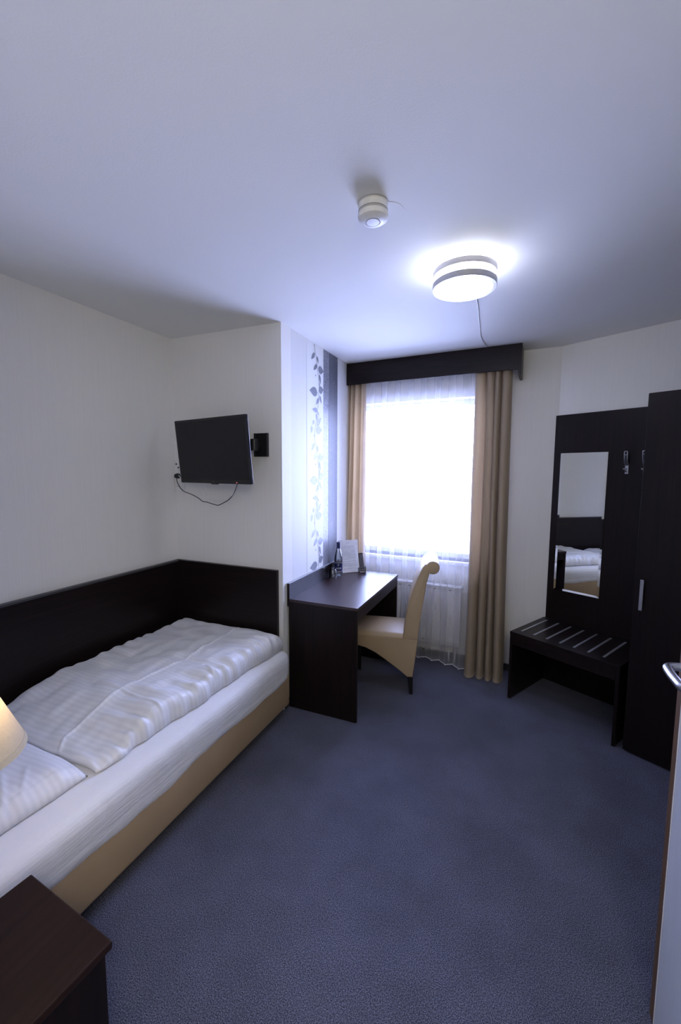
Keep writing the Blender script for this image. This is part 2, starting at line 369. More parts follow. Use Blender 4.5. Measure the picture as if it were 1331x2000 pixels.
# ------------------------------------------------------------------ door leaf standing open at the right
door = bpy.data.objects.new('door_1', None); COL.objects.link(door); door['kind'] = 'structure'; door.location = (.425, .5, 0)
DY = 1.354 - .5
boxo('door_leaf', (0, .03, 0, DY - .042, .008, 2.0), MDOOR, door, .0015)
boxo('edge_trim', (-.0012, .0005, DY - .0475, DY - .0425, .008, 2.0), MWHITE, door, 0)
boxo('door_rebate', (.002, .034, DY - .0419, DY, .006, 2.012), MBROWN, door, .001)
bm = bmesh.new(); hz = 1.10; hy = DY - .10
box(bm, -.008, 0, hy - .022, hy + .022, hz - .10, hz + .05, .003)
link('handle_plate', bm, MCHROME, door)
bm = bmesh.new(); tube(bm, spline([(-.004, hy + .01, hz), (-.03, hy + .012, hz + .001), (-.052, hy + .002, hz), (-.056, hy - .03, hz - .001), (-.055, hy - .075, hz - .002), (-.05, hy - .11, hz - .002), (-.02, hy - .118, hz - .002)], 6), .0105, 12)
autosmooth(link('door_handle', bm, MCHROME, door), 60)

# ------------------------------------------------------------------ headboard panels
hb = thing('headboard', 'long dark wenge headboard panel running along the wall beside the bed', 'headboard', (0, 0, 0))
boxo('side_panel', (XL + .001, XL + .031, .18, YA - .0305, .0, .94), WY, hb, .001)
boxo('capping_strip', (XL + .001, XL + .034, .18, YA - .0305, .94, .951), MEDGE, hb, .001)
hp = boxo('foot_panel', (XL + .001, -1.403, YA - .03, YA - .001, .0, .951), WX, None, .0015); tag(hp, 'dark wenge panel on the alcove wall at the foot of the bed', 'panel')

# ------------------------------------------------------------------ bed
bed = thing('bed', 'single bed with tan upholstered base and white fitted sheet in the alcove', 'bed', (0, 0, 0))
BX0, BX1, BY0, BY1 = -2.215, -1.302, .24, 2.256
bm = bmesh.new(); box(bm, BX0, BX1, BY0, BY1, .075, .287, .022, seg=4); autosmooth(link('base', bm, MTAN2, bed), 50)
for x in (BX0 + .08, BX1 - .14):
    for y in (BY0 + .1, BY1 - .16): boxo('foot', (x, x + .05, y, y + .05, 0, .08), MLEG, bed, .002)
# mattress wearing the fitted sheet: rounded slab, hem slightly wavy over the base
def mattress():
    bm = bmesh.new(); n = 160
    per = []
    def ringpts(inset, z, wav=0):
        pts = []; x0, x1, y0, y1 = BX0 + .012 + inset, BX1 + .002 - inset, BY0 + .012 + inset, BY1 + .003 - inset; r = .07
        segs = []
        def arc(cx, cy, a0):
            for k in range(9): a = a0 + k * PI / 16; segs.append((cx + r * math.cos(a), cy + r * math.sin(a)))
        def ln(xa, ya, xb, yb, k):
            for i in range(1, k): segs.append((xa + (xb - xa) * i / k, ya + (yb - ya) * i / k))
        arc(x1 - r, y0 + r, -PI / 2); ln(x1, y0 + r, x1, y1 - r, 120); arc(x1 - r, y1 - r, 0); ln(x1 - r, y1, x0 + r, y1, 40)
        arc(x0 + r, y1 - r, PI / 2); ln(x0, y1 - r, x0, y0 + r, 60); arc(x0 + r, y0 + r, PI); ln(x0 + r, y0, x1 - r, y0, 40)
        out = []
        for x, y in segs:
            s = noise.noise(Vector((x * 3, y * 2.2, 3))); s2 = noise.noise(Vector((x * 20, y * 45 + z * 30, z * 12)))
            zz = z + wav * (s * .030 + .012 * noise.noise(Vector((x, y * 7, 1))))
            dx = .0025 * s2 * (1 if z < .40 else .2)
            out.append((x + dx + (.004 * s if z < .4 else 0), y, zz + .025))
        return out
    prof = [(.004, .236, 1), (-.003, .25, 1), (-.004, .27, .6), (-.006, .30, 0), (-.009, .335, 0), (-.009, .365, 0), (-.004, .39, 0), (.008, .407, 0), (.03, .419, 0), (.07, .424, 0), (.14, .426, 0), (.3, .427, 0)]
    rings = [[bm.verts.new(p) for p in ringpts(*q)] for q in prof]
    for A, B in zip(rings, rings[1:]):
        for k in range(len(A)): bm.faces.new((A[k], A[(k + 1) % len(A)], B[(k + 1) % len(A)], B[k]))
    bm.faces.new(rings[-1])
    bm.faces.new(rings[0][::-1])
    return bm
autosmooth(link('fitted_sheet', mattress(), MSHEET, bed), 60)

def seg_ridge(x, y, a, b, w):
    ax, ay = a; bx, by = b; dx, dy = bx - ax, by - ay; L2 = dx * dx + dy * dy
    t = max(0, min(1, ((x - ax) * dx + (y - ay) * dy) / L2)); d = math.hypot(x - ax - dx * t, y - ay - dy * t)
    fade = min(1, 6 * min(t, 1 - t) + .15)
    return math.exp(-(d / w) ** 2) * fade
def cushion(outline4, z0, thick, nu, nv, ridges, wr, puck, round_w, seed, near=0, nmin=.5):
    # outline4: near-right, far-right, far-left, near-left corners (x,y)
    NR, FR, FL, NL = [Vector(p) for p in outline4]
    bm = bmesh.new(); top = []; bot = []
    for i in range(nu + 1):
        rt_, rb = [], []
        for j in range(nv + 1):
            u = i / nu; v = j / nv
            p = (NR * (1 - v) + FR * v) * (1 - u) + (NL * (1 - v) + FL * v) * u
            Wd = (NR - NL).length; Ln = (NR - FR).length
            du = min(u, 1 - u) * Wd; dv = min(v, 1 - v) * Ln
            # wavy outline
            e = puck * math.exp(-du / .03); e2 = puck * math.exp(-dv / .03)
            nx = noise.noise(Vector((seed, p.y * 16, 0))) * .6 + noise.noise(Vector((seed, p.y * 5, 4)))
            ny = noise.noise(Vector((p.x * 9, seed, 0)))
            sgn = 1 if u < .5 else -1
            p = Vector((p.x + e * nx, p.y + e2 * ny))
            def rd(d, w): t = min(1, d / w); return math.sqrt(max(0, 1 - (1 - t) ** 2))
            h = thick * rd(du, round_w) ** .8 * rd(dv, round_w) ** .8
            if near: k_ = min(1, v * Ln / near); h *= nmin + (1 - nmin) * (k_ * k_ * (3 - 2 * k_))
            q = Vector((p.x, p.y, seed))
            inner = min(1, du / .06) * min(1, dv / .06)
            h += inner * (.014 * noise.noise(q * 2.3) + wr * .008 * noise.noise(Vector((p.x * 6, p.y * 12, seed))) + wr * .0035 * noise.noise(Vector((p.x * 18, p.y * 9, seed + 2))))
            # puckers running in from the long edges
            pk = math.exp(-du / .10) * (1 - math.exp(-du / .012))
            h += pk * puck * (2.4 if u < .5 else .9) * (noise.noise(Vector((p.x * 5, p.y * 22, seed + 5))))
            for a, b, w, amp in ridges: h += amp * seg_ridge(p.x, p.y, a, b, w) * min(1, (du + .01) / .03)
            z = z0 + max(.002, h)
            rt_.append(bm.verts.new((p.x, p.y, z)))
            rb.append(bm.verts.new((p.x, p.y, z0)) if 0 < i < nu and 0 < j < nv else rt_[-1])
        top.append(rt_); bot.append(rb)
    for i in range(nu):
        for j in range(nv):
            bm.faces.new((top[i][j], top[i][j + 1], top[i + 1][j + 1], top[i + 1][j]))
            f = [bot[i][j], bot[i + 1][j], bot[i + 1][j + 1], bot[i][j + 1]]
            try: bm.faces.new(f)
            except ValueError: pass
    bmesh.ops.recalc_face_normals(bm, faces=bm.faces[:])
    return bm
rid = [((-1.60, .955), (-1.681, 1.05), .006, .007), ((-1.681, 1.05), (-1.694, 1.335), .006, .008), ((-1.694, 1.335), (-1.654, 1.677), .006, .008), ((-1.654, 1.677), (-1.665, 2.22), .006, .008),
       ((-2.037, 1.363), (-1.694, 1.335), .006, .005), ((-1.694, 1.335), (-1.385, 1.30), .006, .008), ((-1.654, 1.677), (-1.50, 1.685), .006, .006), ((-1.50, 1.685), (-1.36, 1.62), .005, .008)]
bm = cushion([(-1.405, .985), (-1.345, 2.238), (-2.165, 2.238), (-2.185, 1.01)], .456, .098, 140, 220, rid, 1.7, .020, .045, 3.1, .34, .22)
dv = link('duvet', bm, MDUV, None, True)
tag(dv, 'white satin-striped folded duvet lying along the bed', 'duvet')
rid = [((-1.475, .33), (-1.465, .95), .005, .006), ((-1.44, .70), (-1.64, .80), .007, .008), ((-1.64, .80), (-1.9, .86), .006, .005), ((-1.45, .76), (-1.60, .86), .006, .004)]
bm = cushion([(-1.440, .30), (-1.425, .968), (-2.15, .992), (-2.15, .33)], .456, .060, 90, 80, rid, .8, .006, .10, 8.2)
pil = link('pillow', bm, MDUV, None, True)
tag(pil, 'flat white pillow on the bed between lamp and duvet', 'pillow')

# ------------------------------------------------------------------ nightstand + lamp
ns = thing('nightstand', 'dark brown nightstand with overhanging top beside the bed, lower left', 'nightstand', (0, 0, 0))
A = Matrix.Translation((-1.222, .65, 0)) @ Matrix.Rotation(math.radians(-4.5), 4, 'Z')
def nsb(name, d, m, bev=.002): return boxo(name, d, m, ns, bev, mat=A)
NSH = .45
nsb('top', (0, .363, -.36, 0, NSH - .022, NSH), WNS, .004)
nsb('side_panel', (.012, .028, -.345, -.012, .0, NSH - .022), WZ)
nsb('side_panel', (.335, .351, -.345, -.012, .0, NSH - .022), WZ)
nsb('back_panel', (.028, .335, -.03, -.012, .03, NSH - .022), WZ)
nsb('drawer', (.030, .333, -.352, -.06, .27, NSH - .026), WX)
nsb('shelf', (.028, .335, -.34, -.03, .06, .078), WX)
LX, LY = -1.105, .452
lamp = thing('bedside_lamp', 'lit table lamp with cream tapered shade standing on the nightstand', 'lamp', (LX, LY, NSH))
bm = bmesh.new(); lathe(bm, [(0, 0), (.042, 0), (.044, .006), (.038, .014), (.02, .02), (.012, .035), (.011, .2), (.016, .22), (.011, .24), (.011, .50), (.018, .505), (.018, .54), (0, .54)], 32); autosmooth(link('lamp_base', bm, MSTEEL, lamp), 40)
SZ0, SZ1, SR0, SR1 = .51, .69, .130, .060
bm = bmesh.new(); lathe(bm, [(SR0, SZ0), (SR1, SZ1), (SR1 - .003, SZ1), (SR0 - .003, SZ0 + .0005), (SR0, SZ0)], 64); autosmooth(link('lamp_shade', bm, MSHADE, lamp), 60)
bm = bmesh.new(); k = .93
lathe(bm, [(SR0 + .0015, SZ0 - .001), (SR0 - .0045 + .001, SZ0 + .012), (SR0 - .0045, SZ0 + .012)], 64); link('shade_binding', bm, MSHADE, lamp)
bm = bmesh.new(); bmesh.ops.create_uvsphere(bm, u_segments=20, v_segments=12, radius=.025); 
for v in bm.verts: v.co.z += .58
link('bulb', bm, emis('warm_bulb', (1, .75, .45), 12), lamp, True)
pl = bpy.data.lights.new('bedside_bulb_light', 'POINT'); pl.energy = BEDSIDE; pl.color = (1, .80, .52); pl.shadow_soft_size = .03
po = bpy.data.objects.new('bedside_bulb_light', pl); COL.objects.link(po); po.location = (LX, LY, NSH + .62)

# ------------------------------------------------------------------ television
TVC = Vector((-1.742, 2.06, 1.711)); yaw = math.radians(-11.03); tilt = math.radians(5.68)
r_ = Vector((math.cos(yaw), math.sin(yaw), 0)); n_ = Vector((math.sin(yaw) * math.cos(tilt), -math.cos(yaw) * math.cos(tilt), -math.sin(tilt))); u_ = (r_.cross(-n_)).normalized()
if u_.z < 0: u_ = -u_
TM = Matrix(((r_.x, -n_.x, u_.x, TVC.x), (r_.y, -n_.y, u_.y, TVC.y), (r_.z, -n_.z, u_.z, TVC.z), (0, 0, 0, 1)))
tv = thing('television', 'black flat screen television hanging on the alcove wall', 'television')
tv.matrix_world = TM
bw, bh = .655, .40
bm = bmesh.new(); box(bm, -bw / 2, bw / 2, 0, .022, -bh / 2, bh / 2, .003); box(bm, -bw / 2 + .06, bw / 2 - .06, .022, .048, -bh / 2 + .03, bh / 2 - .08, .008); box(bm, -.03, .03, .001, .02, -bh / 2 - .006, -bh / 2 + .01, .004); link('housing', bm, MBLKG, tv)
boxo('screen', (-bw / 2 + .016, bw / 2 - .016, -.0012, .004, -bh / 2 + .026, bh / 2 - .016), MSCREEN, tv, 0)
text_mesh('logo', 'LG', .013, plain('dull_red_logo', (.20, .10, .10), .5), tv, Matrix.Translation((0, -.001, -bh / 2 + .012)) @ Matrix.Rotation(PI / 2, 4, 'X'))
bm = bmesh.new(); bmesh.ops.create_uvsphere(bm, u_segments=10, v_segments=8, radius=.003)
for v in bm.verts: v.co += Vector((.21, -.001, -bh / 2 + .009))
link('standby_light', bm, MLED, tv, True)
mt = thing('wall_bracket', 'black swivel wall bracket holding the television', 'bracket')
bm = bmesh.new(); box(bm, -1.568, -1.466, YA - .012, YA - .001, 1.683, 1.832, .003); box(bm, -1.568, -1.555, YA - .022, YA - .01, 1.683, 1.832, .003); box(bm, -1.479, -1.466, YA - .022, YA - .01, 1.683, 1.832, .003); link('wall_plate', bm, MBLACK, mt)
bm = bmesh.new(); lathe(bm, [(0, -.036), (.024, -.036), (.026, -.034), (.026, .034), (.024, .036), (0, .036)], 24, (-1.535, 2.225, 1.755)); box(bm, -1.548, -1.522, 2.225, YA - .008, 1.735, 1.775, .002); autosmooth(link('swivel_joint', bm, MBLACK, mt), 40)
bm = bmesh.new(); box(bm, 0, .15, -.014, .014, 1.732, 1.778, .003, mat=Matrix.Translation((-1.535, 2.225, 0)) @ Matrix.Rotation(math.radians(207), 4, 'Z')); 
link('arm', bm, MBLACK, mt)
bm = bmesh.new(); lathe(bm, [(0, -.04), (.026, -.04), (.028, -.037), (.028, .037), (.026, .04), (0, .04)], 24, (-1.645, 2.165, 1.755)); box(bm, -.05, .05, -.004, .004, 1.705, 1.805, .002, mat=Matrix.Translation((-1.66, 2.128, 0)) @ Matrix.Rotation(yaw, 4, 'Z')); autosmooth(link('tv_plate', bm, MBLACK, mt), 40)
# sockets and cables
so = thing('socket_panel', 'white triple socket panel in the alcove corner behind the television', 'socket')
sx = -2.212; sy = YA
bm = bmesh.new(); box(bm, sx - .0405, sx + .0405, sy - .010, sy - .001, 1.443, 1.664, .003); link('frame', bm, MWHITE, so)
for i, z in enumerate((1.482, 1.5535, 1.625)):
    bm = bmesh.new(); box(bm, sx - .03, sx + .03, sy - .0125, sy - .009, z - .03, z + .03, .002)
    if i < 2:
        lathe(bm, [(.021, 0), (.0225, .002), (.0195, .002), (.0185, -.004), (0, -.004)], 28)
        for v in bm.verts:
            if abs(v.co.z) < .2: v.co = Vector((sx + v.co.x, sy - .0125 - v.co.z, z + v.co.y))
    o = link('socket' if i < 2 else 'aerial_outlet', bm, MWHITE, so)
    bm = bmesh.new()
    if i < 2:
        for dx in (-.0095, .0095): tube(bm, [(sx + dx, sy - .0135, z), (sx + dx, sy - .0095, z)], .0026, 8)
        link('pin_hole', bm, MBLACK, o)
    else:
        for dx, dz in ((-.018, .012), (.018, .012), (0, -.012)): tube(bm, [(sx + dx, sy - .016, z + dz), (sx + dx, sy - .011, z + dz)], .006, 10)
        link('connector', bm, MBLACK, o)
cb = thing('power_cable', 'black power cable drooping from the socket to the television', 'cable')
bm = bmesh.new(); pz = 1.5535; lathe(bm, [(0, -.0), (.018, 0), (.019, .015), (.014, .03), (.0, .034)], 20)
for v in bm.verts: v.co = Vector((sx + .001 + v.co.x, sy - .013 - v.co.z, pz + v.co.y))
autosmooth(link('plug', bm, MBLACK, cb), 40)
bm = bmesh.new(); tube(bm, spline([(sx, sy - .036, 1.548), (-2.185, 2.235, 1.510), (-2.135, 2.21, 1.473), (-2.092, 2.2, 1.449), (-2.026, 2.2, 1.430), (-1.970, 2.2, 1.407), (-1.935, 2.2, 1.387), (-1.901, 2.2, 1.383), (-1.842, 2.2, 1.370), (-1.804, 2.2, 1.366), (-1.762, 2.2, 1.383), (-1.721, 2.2, 1.404), (-1.691, 2.2, 1.432), (-1.675, 2.2, 1.455), (-1.638, 2.17, 1.483), (-1.59, 2.12, 1.51), (-1.56, 2.085, 1.545)], 5), .0028, 6); link('cord', bm, MBLACK, cb, True)
bm = bmesh.new(); tube(bm, spline([(-2.08, 2.14, 1.56), (-2.072, 2.18, 1.519), (-2.011, 2.21, 1.478), (-1.960, 2.21, 1.441), (-1.900, 2.21, 1.409), (-1.841, 2.21, 1.393), (-1.787, 2.21, 1.392), (-1.728, 2.21, 1.414), (-1.691, 2.21, 1.441), (-1.650, 2.19, 1.472), (-1.62, 2.13, 1.51), (-1.60, 2.09, 1.55)], 5), .0022, 6)
tag(link('aerial_cable', bm, MWHITE, None, True), 'white aerial cable hanging in a shallow arc below the television', 'cable')
bm = bmesh.new(); tube(bm, spline([(-1.88, 2.12, 1.56), (-1.888, 2.15, 1.508), (-1.902, 2.19, 1.471), (-1.887, 2.19, 1.434), (-1.845, 2.19, 1.405), (-1.795, 2.19, 1.393), (-1.737, 2.19, 1.408), (-1.692, 2.19, 1.429), (-1.671, 2.19, 1.459), (-1.667, 2.19, 1.486), (-1.682, 2.16, 1.508), (-1.69, 2.11, 1.555)], 5), .0022, 6)
tag(link('looped_cable', bm, MWHITE, None, True), 'white cable coiled in a round loop below the television', 'cable')

# ------------------------------------------------------------------ desk
dk = thing('desk', 'dark wenge desk with raised back ledge in front of the patterned wallpaper', 'desk')
DX0, DX1, DY0, DY1 = -1.357, -.870, 2.335, 3.285
boxo('desktop', (DX0, DX1, DY0 + .001, DY1, .732, .75), WTOP, dk, .001)
boxo('end_panel', (DX0, DX1 - .004, DY0 + .003, DY0 + .022, .002, .732), WZ, dk, .001)
boxo('end_panel', (DX0, DX1 - .004, DY1 - .022, DY1 - .003, .002, .732), WZ, dk, .001)
boxo('front_rail', (DX1 - .026, DX1 - .006, DY0 + .022, DY1 - .022, .655, .732), WY, dk, .001)
boxo('back_rail', (DX0 + .01, DX0 + .026, DY0 + .022, DY1 - .022, .35, .732), WY, dk, .001)
boxo('back_ledge', (DX0 - .011, DX0 + .006, DY0, DY1 - .11, .70, .853), WY, dk, .001)
boxo('ledge_edging', (DX0 - .011, DX0 + .006, DY0, DY1 - .11, .853, .856), MALU, dk, 0)
for y in (DY0 + .005, DY1 - .02): boxo('foot_glide', (DX1 - .05, DX1 - .025, y, y + .014, 0, .004), MBLACK, dk, 0)

# things on the desk
B = thing('water_bottle', 'clear glass water bottle with dark blue label on the desk', 'bottle', (-1.306, 3.050, .75)); B.scale = (1.08, 1.08, 1.08)
BP = [(0, .002), (.026, .0), (.030, .004), (.031, .02), (.031, .125), (.028, .15), (.018, .19), (.0125, .215), (.0125, .235), (.0135, .238), (.0135, .245)]
bm = bmesh.new(); lathe(bm, BP, 36); autosmooth(link('glass_body', bm, MCLEAR, B), 40)
bm = bmesh.new(); lathe(bm, [(0, .004), (.0285, .004), (.0290, .12), (.0262, .15), (.0165, .188), (0, .189)], 32); autosmooth(link('water', bm, glassy('water', .02, (.90, .93, .96)), B), 40)
bm = bmesh.new(); lathe(bm, [(.0317, .040), (.0317, .098)], 36); o = link('label', bm, MLABEL, B, True)
bm = bmesh.new(); lathe(bm, [(.0150, .207), (.0139, .216), (.0139, .236)], 32); link('neck_label', bm, MLABEL, B, True)
bm = bmesh.new(); lathe(bm, [(.0142, .236), (.0145, .250), (.0135, .253), (0, .253)], 32); link('cap', bm, MLABEL, B, True)
vd = math.atan2(-3.075, 1.30)      # bearing from the bottle towards the doorway
def wrap_text(name, s, size, z, r, ang0, mat_, parent):
    me_o = text_mesh(name, s, size, mat_, parent, Matrix.Identity(4))
    for v in me_o.data.vertices:
        a = ang0 + v.co.x / r; rr = r + .0003 + v.co.z
        v.co = Vector((rr * math.cos(a), rr * math.sin(a), z + v.co.y))
    return me_o
wrap_text('brand_lettering', 'KAISER', .017, .060, .0318, vd - .05, MLABW, B)
bm = bmesh.new()
for k in range(20):
    a0, a1 = k * PI / 10, (k + 1) * PI / 10
    q = [(.0055 * math.cos(a0), .0055 * math.sin(a0)), (.0055 * math.cos(a1), .0055 * math.sin(a1)), (.0042 * math.cos(a1), .0042 * math.sin(a1)), (.0042 * math.cos(a0), .0042 * math.sin(a0))]
    bm.faces.new([bm.verts.new(((.0322) * math.cos(vd + x / .0322), .0322 * math.sin(vd + x / .0322), .085 + y)) for x, y in q])
bm.faces.new([bm.verts.new((.0322 * math.cos(vd + x / .0322), .0322 * math.sin(vd + x / .0322), .085 + y)) for x, y in ((-.002, -.002), (.002, -.002), (.0015, .003), (-.0015, .003))])
link('round_emblem', bm, MLABW, B)
bm = bmesh.new()
bm.free()
for a, b in ((.1005, .103), (.0365, .039)):
    bm = bmesh.new(); lathe(bm, [(.0316, a), (.0316, b)], 36); link('label_line', bm, MLABW, B)
G = thing('drinking_glass', 'upturned clear drinking glass on the desk in front of the bottle', 'glass', (-1.312, 2.955, .75))
bm = bmesh.new(); lathe(bm, [(.029, 0), (.030, .001), (.031, .04), (.028, .062), (.022, .072), (.0, .074)], 36); lathe(bm, [(.0275, 0), (.0293, .04), (.0262, .06), (.019, .066), (0, .067)], 36)
autosmooth(link('bowl', bm, MCLEAR, G), 50)
bm = bmesh.new(); lathe(bm, [(.021, .072), (.024, .078), (.023, .083), (.018, .083), (0, .079)], 32); autosmooth(link('thick_foot', bm, MCLEAR, G), 50)
# information sheet leaning back in its stand, facing the room
PC = Vector((-1.233, 3.182, .75)); pd = (Vector((-1.147, 3.269, 0)) - Vector((-1.297, 3.123, 0))).normalized()
lean = math.radians(17)
pn = Vector((pd.y, -pd.x, 0)); pu = Vector((-pn.x * math.sin(lean), -pn.y * math.sin(lean), math.cos(lean))); po_ = pd.cross(pu)
if po_.dot(pn) < 0: po_ = -po_
def PM(c): return Matrix(((pd.x, pu.x, po_.x, c.x), (pd.y, pu.y, po_.y, c.y), (pd.z, pu.z, po_.z, c.z), (0, 0, 0, 1)))
P_ = thing('information_sheet', 'printed white information sheet leaning on the desk by the curtain', 'sign'); P_.matrix_world = PM(PC + Vector((0, 0, .004)))
PX0, PX1, PH = -.088, .062, .272
bm = bmesh.new()
for i in range(8):
    for j in range(10):
        x0, x1 = PX0 + (PX1 - PX0) * i / 8, PX0 + (PX1 - PX0) * (i + 1) / 8; z0, z1 = PH * j / 10, PH * (j + 1) / 10
        f_ = lambda x, z: (x + (.018 if x > 0 else -.012) * (abs(x) / .07) * (z / PH), z, -.008 * math.sin(PI * z / PH) + .0)
        bm.faces.new([bm.verts.new(f_(*q)) for q in ((x0, z0), (x1, z0), (x1, z1), (x0, z1))])
bmesh.ops.remove_doubles(bm, verts=bm.verts[:], dist=1e-5)
r_g = bmesh.ops.extrude_face_region(bm, geom=bm.faces[:])
for v in r_g['geom']:
    if isinstance(v, bmesh.types.BMVert): v.co.z -= .0012
bmesh.ops.recalc_face_normals(bm, faces=bm.faces[:])
rr = random.Random(3)
rows = [(.245, -.035, .0)] + [(.238 - i * .0098, PX0 + .012, None) for i in range(23)]
for z, x0, x1 in rows:
    if rr.random() < .12 and x1 is None: continue
    end = x1 if x1 is not None else rr.choice([.045, .05, .04, .01, -.02])
    x = x0
    while x < end:
        w = rr.uniform(.004, .014); zz = -.008 * math.sin(PI * z / PH) + .0006
        quadplane(bm, [(x, z, zz), (min(x + w, end), z, zz), (min(x + w, end), z + .0022, zz), (x, z + .0022, zz)], 1); x += w + .0025
link('sheet', bm, [MPAPER, MINK], P_)
R_ = thing('remote_control', 'slim black remote control standing in a clear holder on the desk', 'remote control'); R_.matrix_world = PM(PC + Vector((0, 0, .004)) + pd * .074 + pn * .035)
boxo('remote_body', (-.019, .019, .006, .162, -.006, .010), MBLACK, R_, .004)
bm = bmesh.new()
for j in range(13):
    for i in range(3):
        if j in (4, 9) and i == 1: continue
        x = (i - 1) * .0105; y = .148 - j * .0088; box(bm, x - .0032, x + .0032, y - .002, y + .002, .0095, .0113, .0006)
link('buttons', bm, plain('pale_grey_buttons', (.35, .35, .38), .5), R_)
boxo('label_strip', (-.01, .01, .022, .026, .0099, .0106), MLABW, R_, 0)
Hd = thing('acrylic_holder', 'clear acrylic holder at the foot of the information sheet', 'holder'); Hd.matrix_world = PM(PC + Vector((0, 0, .001)) + pd * .074 + pn * .035)
bm = bmesh.new(); box(bm, -.032, .030, 0, .003, -.02, .018, .0005); box(bm, -.032, .030, 0, .046, .015, .018, .0005); box(bm, .028, .030, 0, .05, -.02, .018, .0005); box(bm, -.032, -.030, 0, .046, -.02, .018, .0005)
link('pocket', bm, MACRYL, Hd)

# ------------------------------------------------------------------ chair (faces the desk, seen from its side)
ch = thing('scroll_back_chair', 'tan leatherette scroll back chair tucked under the desk', 'chair')
CY0, CY1 = 2.80, 3.16
skirt = [(-1.10, .425), (-1.10, .350), (-1.036, .346), (-.96, .328), (-.89, .296), (-.817, .250), (-.75, .204), (-.70, .168), (-.662, .137), (-.622, .139), (-.600, .33), (-.590, .43)]
bm = bmesh.new(); prism(bm, skirt, CY0, CY1, .008, 3); autosmooth(link('seat_frame', bm, MTAN, ch), 40)
bm = bmesh.new(); nx_, ny_ = 28, 24; g = []
for i in range(nx_ + 1):
    row = []
    for j in range(ny_ + 1):
        u, v = i / nx_, j / ny_; x = -1.105 + u * (.43); y = CY0 - .003 + v * (CY1 - CY0 + .006)
        d = min(u * .43, v * .39, (1 - v) * .39); t = min(1, d / .035); rd_ = math.sqrt(1 - (1 - t) ** 2)
        row.append(bm.verts.new((x, y, .426 + .022 * rd_ + .018 * math.sin(PI * min(1, v)) * math.sin(PI * min(1, u * .9 + .05)))))
    g.append(row)
for i in range(nx_):
    for j in range(ny_): bm.faces.new((g[i][j], g[i + 1][j], g[i + 1][j + 1], g[i][j + 1]))
ed = [e for e in bm.edges if e.is_boundary]; r = bmesh.ops.extrude_edge_only(bm, edges=ed)
for v in r['geom']:
    if isinstance(v, bmesh.types.BMVert): v.co.z = .41
bmesh.ops.recalc_face_normals(bm, faces=bm.faces[:]); autosmooth(link('seat_cushion', bm, MTAN, ch), 60)
front = [(-.700, .418), (-.693, .47), (-.679, .585), (-.660, .68), (-.634, .775), (-.605, .86), (-.572, .936)]
roll = [(-.502 + .046 * math.cos(a), .936 + .046 * math.sin(a)) for a in [math.radians(d) for d in range(150, -121, -18)]]
rear = [(-.524, .893), (-.540, .83), (-.560, .70), (-.576, .58), (-.588, .46), (-.592, .415)]
bm = bmesh.new(); prism(bm, front + [(-.555, .957)] + roll + rear, CY0 - .004, CY1 + .004, .007, 3); autosmooth(link('backrest', bm, MTAN, ch), 40)
for y in (CY0 - .002, CY1 + .002):
    bm = bmesh.new(); tube(bm, [(-1.10, y, .424), (-.70, y, .424)], .0025, 6); tube(bm, [(-.70, y, .424), (-.61, y, .395)], .002, 6)
    tube(bm, spline([(x + .006, y - (.003 if y < 3 else -.003), z) for x, z in front] , 4), .0018, 6)
    link('piping', bm, MTAN, ch, True)
for y in (CY0 + .015, CY1 - .05):
    for (xt, zt, xb) in ((-1.055, .352, -1.05), (-.640, .142, -.632)):
        bm = bmesh.new()
        vs = box(bm, xt - .019, xt + .019, y, y + .036, 0, zt, .002)
        for v in vs:
            k = 1 - v.co.z / zt; c = y + .018
            v.co.x = (v.co.x - xt) * (1 - .35 * k) + xt + (xb - xt) * k; v.co.y = (v.co.y - c) * (1 - .35 * k) + c
        link('leg', bm, MLEG, ch)
for c_ in list(ch.children): c_.data.transform(Matrix.Translation((.63, -2.80, 0)))
ch.location = (-.63, 2.80, 0); ch.rotation_euler = (0, 0, math.radians(12))

# ------------------------------------------------------------------ radiator
ra = thing('radiator', 'white panel radiator on the wall below the window behind the sheer curtain', 'radiator')
R0, R1, RZ0, RZ1 = -1.20, -.375, .150, .650
def raslab(name, s0, s1, o0, o1, z0, z1, m, bev=.004): return wslab_o(name, s0, s1, z0, z1, o0, o1, m, ra, bev)
bm = bmesh.new(); vs = box(bm, R0, R1, .085, .095, RZ0, RZ1, .004)
n = 22
for k in range(n):
    s = R0 + .03 + (R1 - R0 - .06) * (k + .5) / n; vs2 = box(bm, s - .010, s + .010, .093, .098, RZ0 + .04, RZ1 - .04, .003)
for v in bm.verts: v.co = wp(v.co.x, v.co.y, v.co.z)
for k in range(18):
    s = R0 + .04 + k * .043
    for z_ in (RZ0 + .022, RZ1 - .029):
        for v in box(bm, s, s + .022, .0985, .0992, z_, z_ + .007, mi=1): v.co = wp(v.co.x, v.co.y, v.co.z)
bmesh.ops.recalc_face_normals(bm, faces=bm.faces[:]); link('front_panel', bm, [MRAD, MGREY], ra)
raslab('rear_panel', R0, R1, .035, .045, RZ0, RZ1, MRAD)
bm = bmesh.new()
vs = box(bm, R0 - .003, R1 + .003, .03, .102, RZ1 - .004, RZ1 + .004, .002); vs = box(bm, R0 - .003, R0 + .003, .03, .102, RZ0 + .02, RZ1, .001); box(bm, R1 - .003, R1 + .003, .03, .102, RZ0 + .02, RZ1, .001)
for v in bm.verts: v.co = wp(v.co.x, v.co.y, v.co.z)
bmesh.ops.recalc_face_normals(bm, faces=bm.faces[:]); link('top_grille', bm, MRAD, ra)
bm = bmesh.new()
for s in (R1 - .04, R1 - .09): tube(bm, [wp(s, .06, RZ0 + .01), wp(s, .06, .03), wp(s, .06, .003)], .008, 10)
link('pipe', bm, MRAD, ra, True)
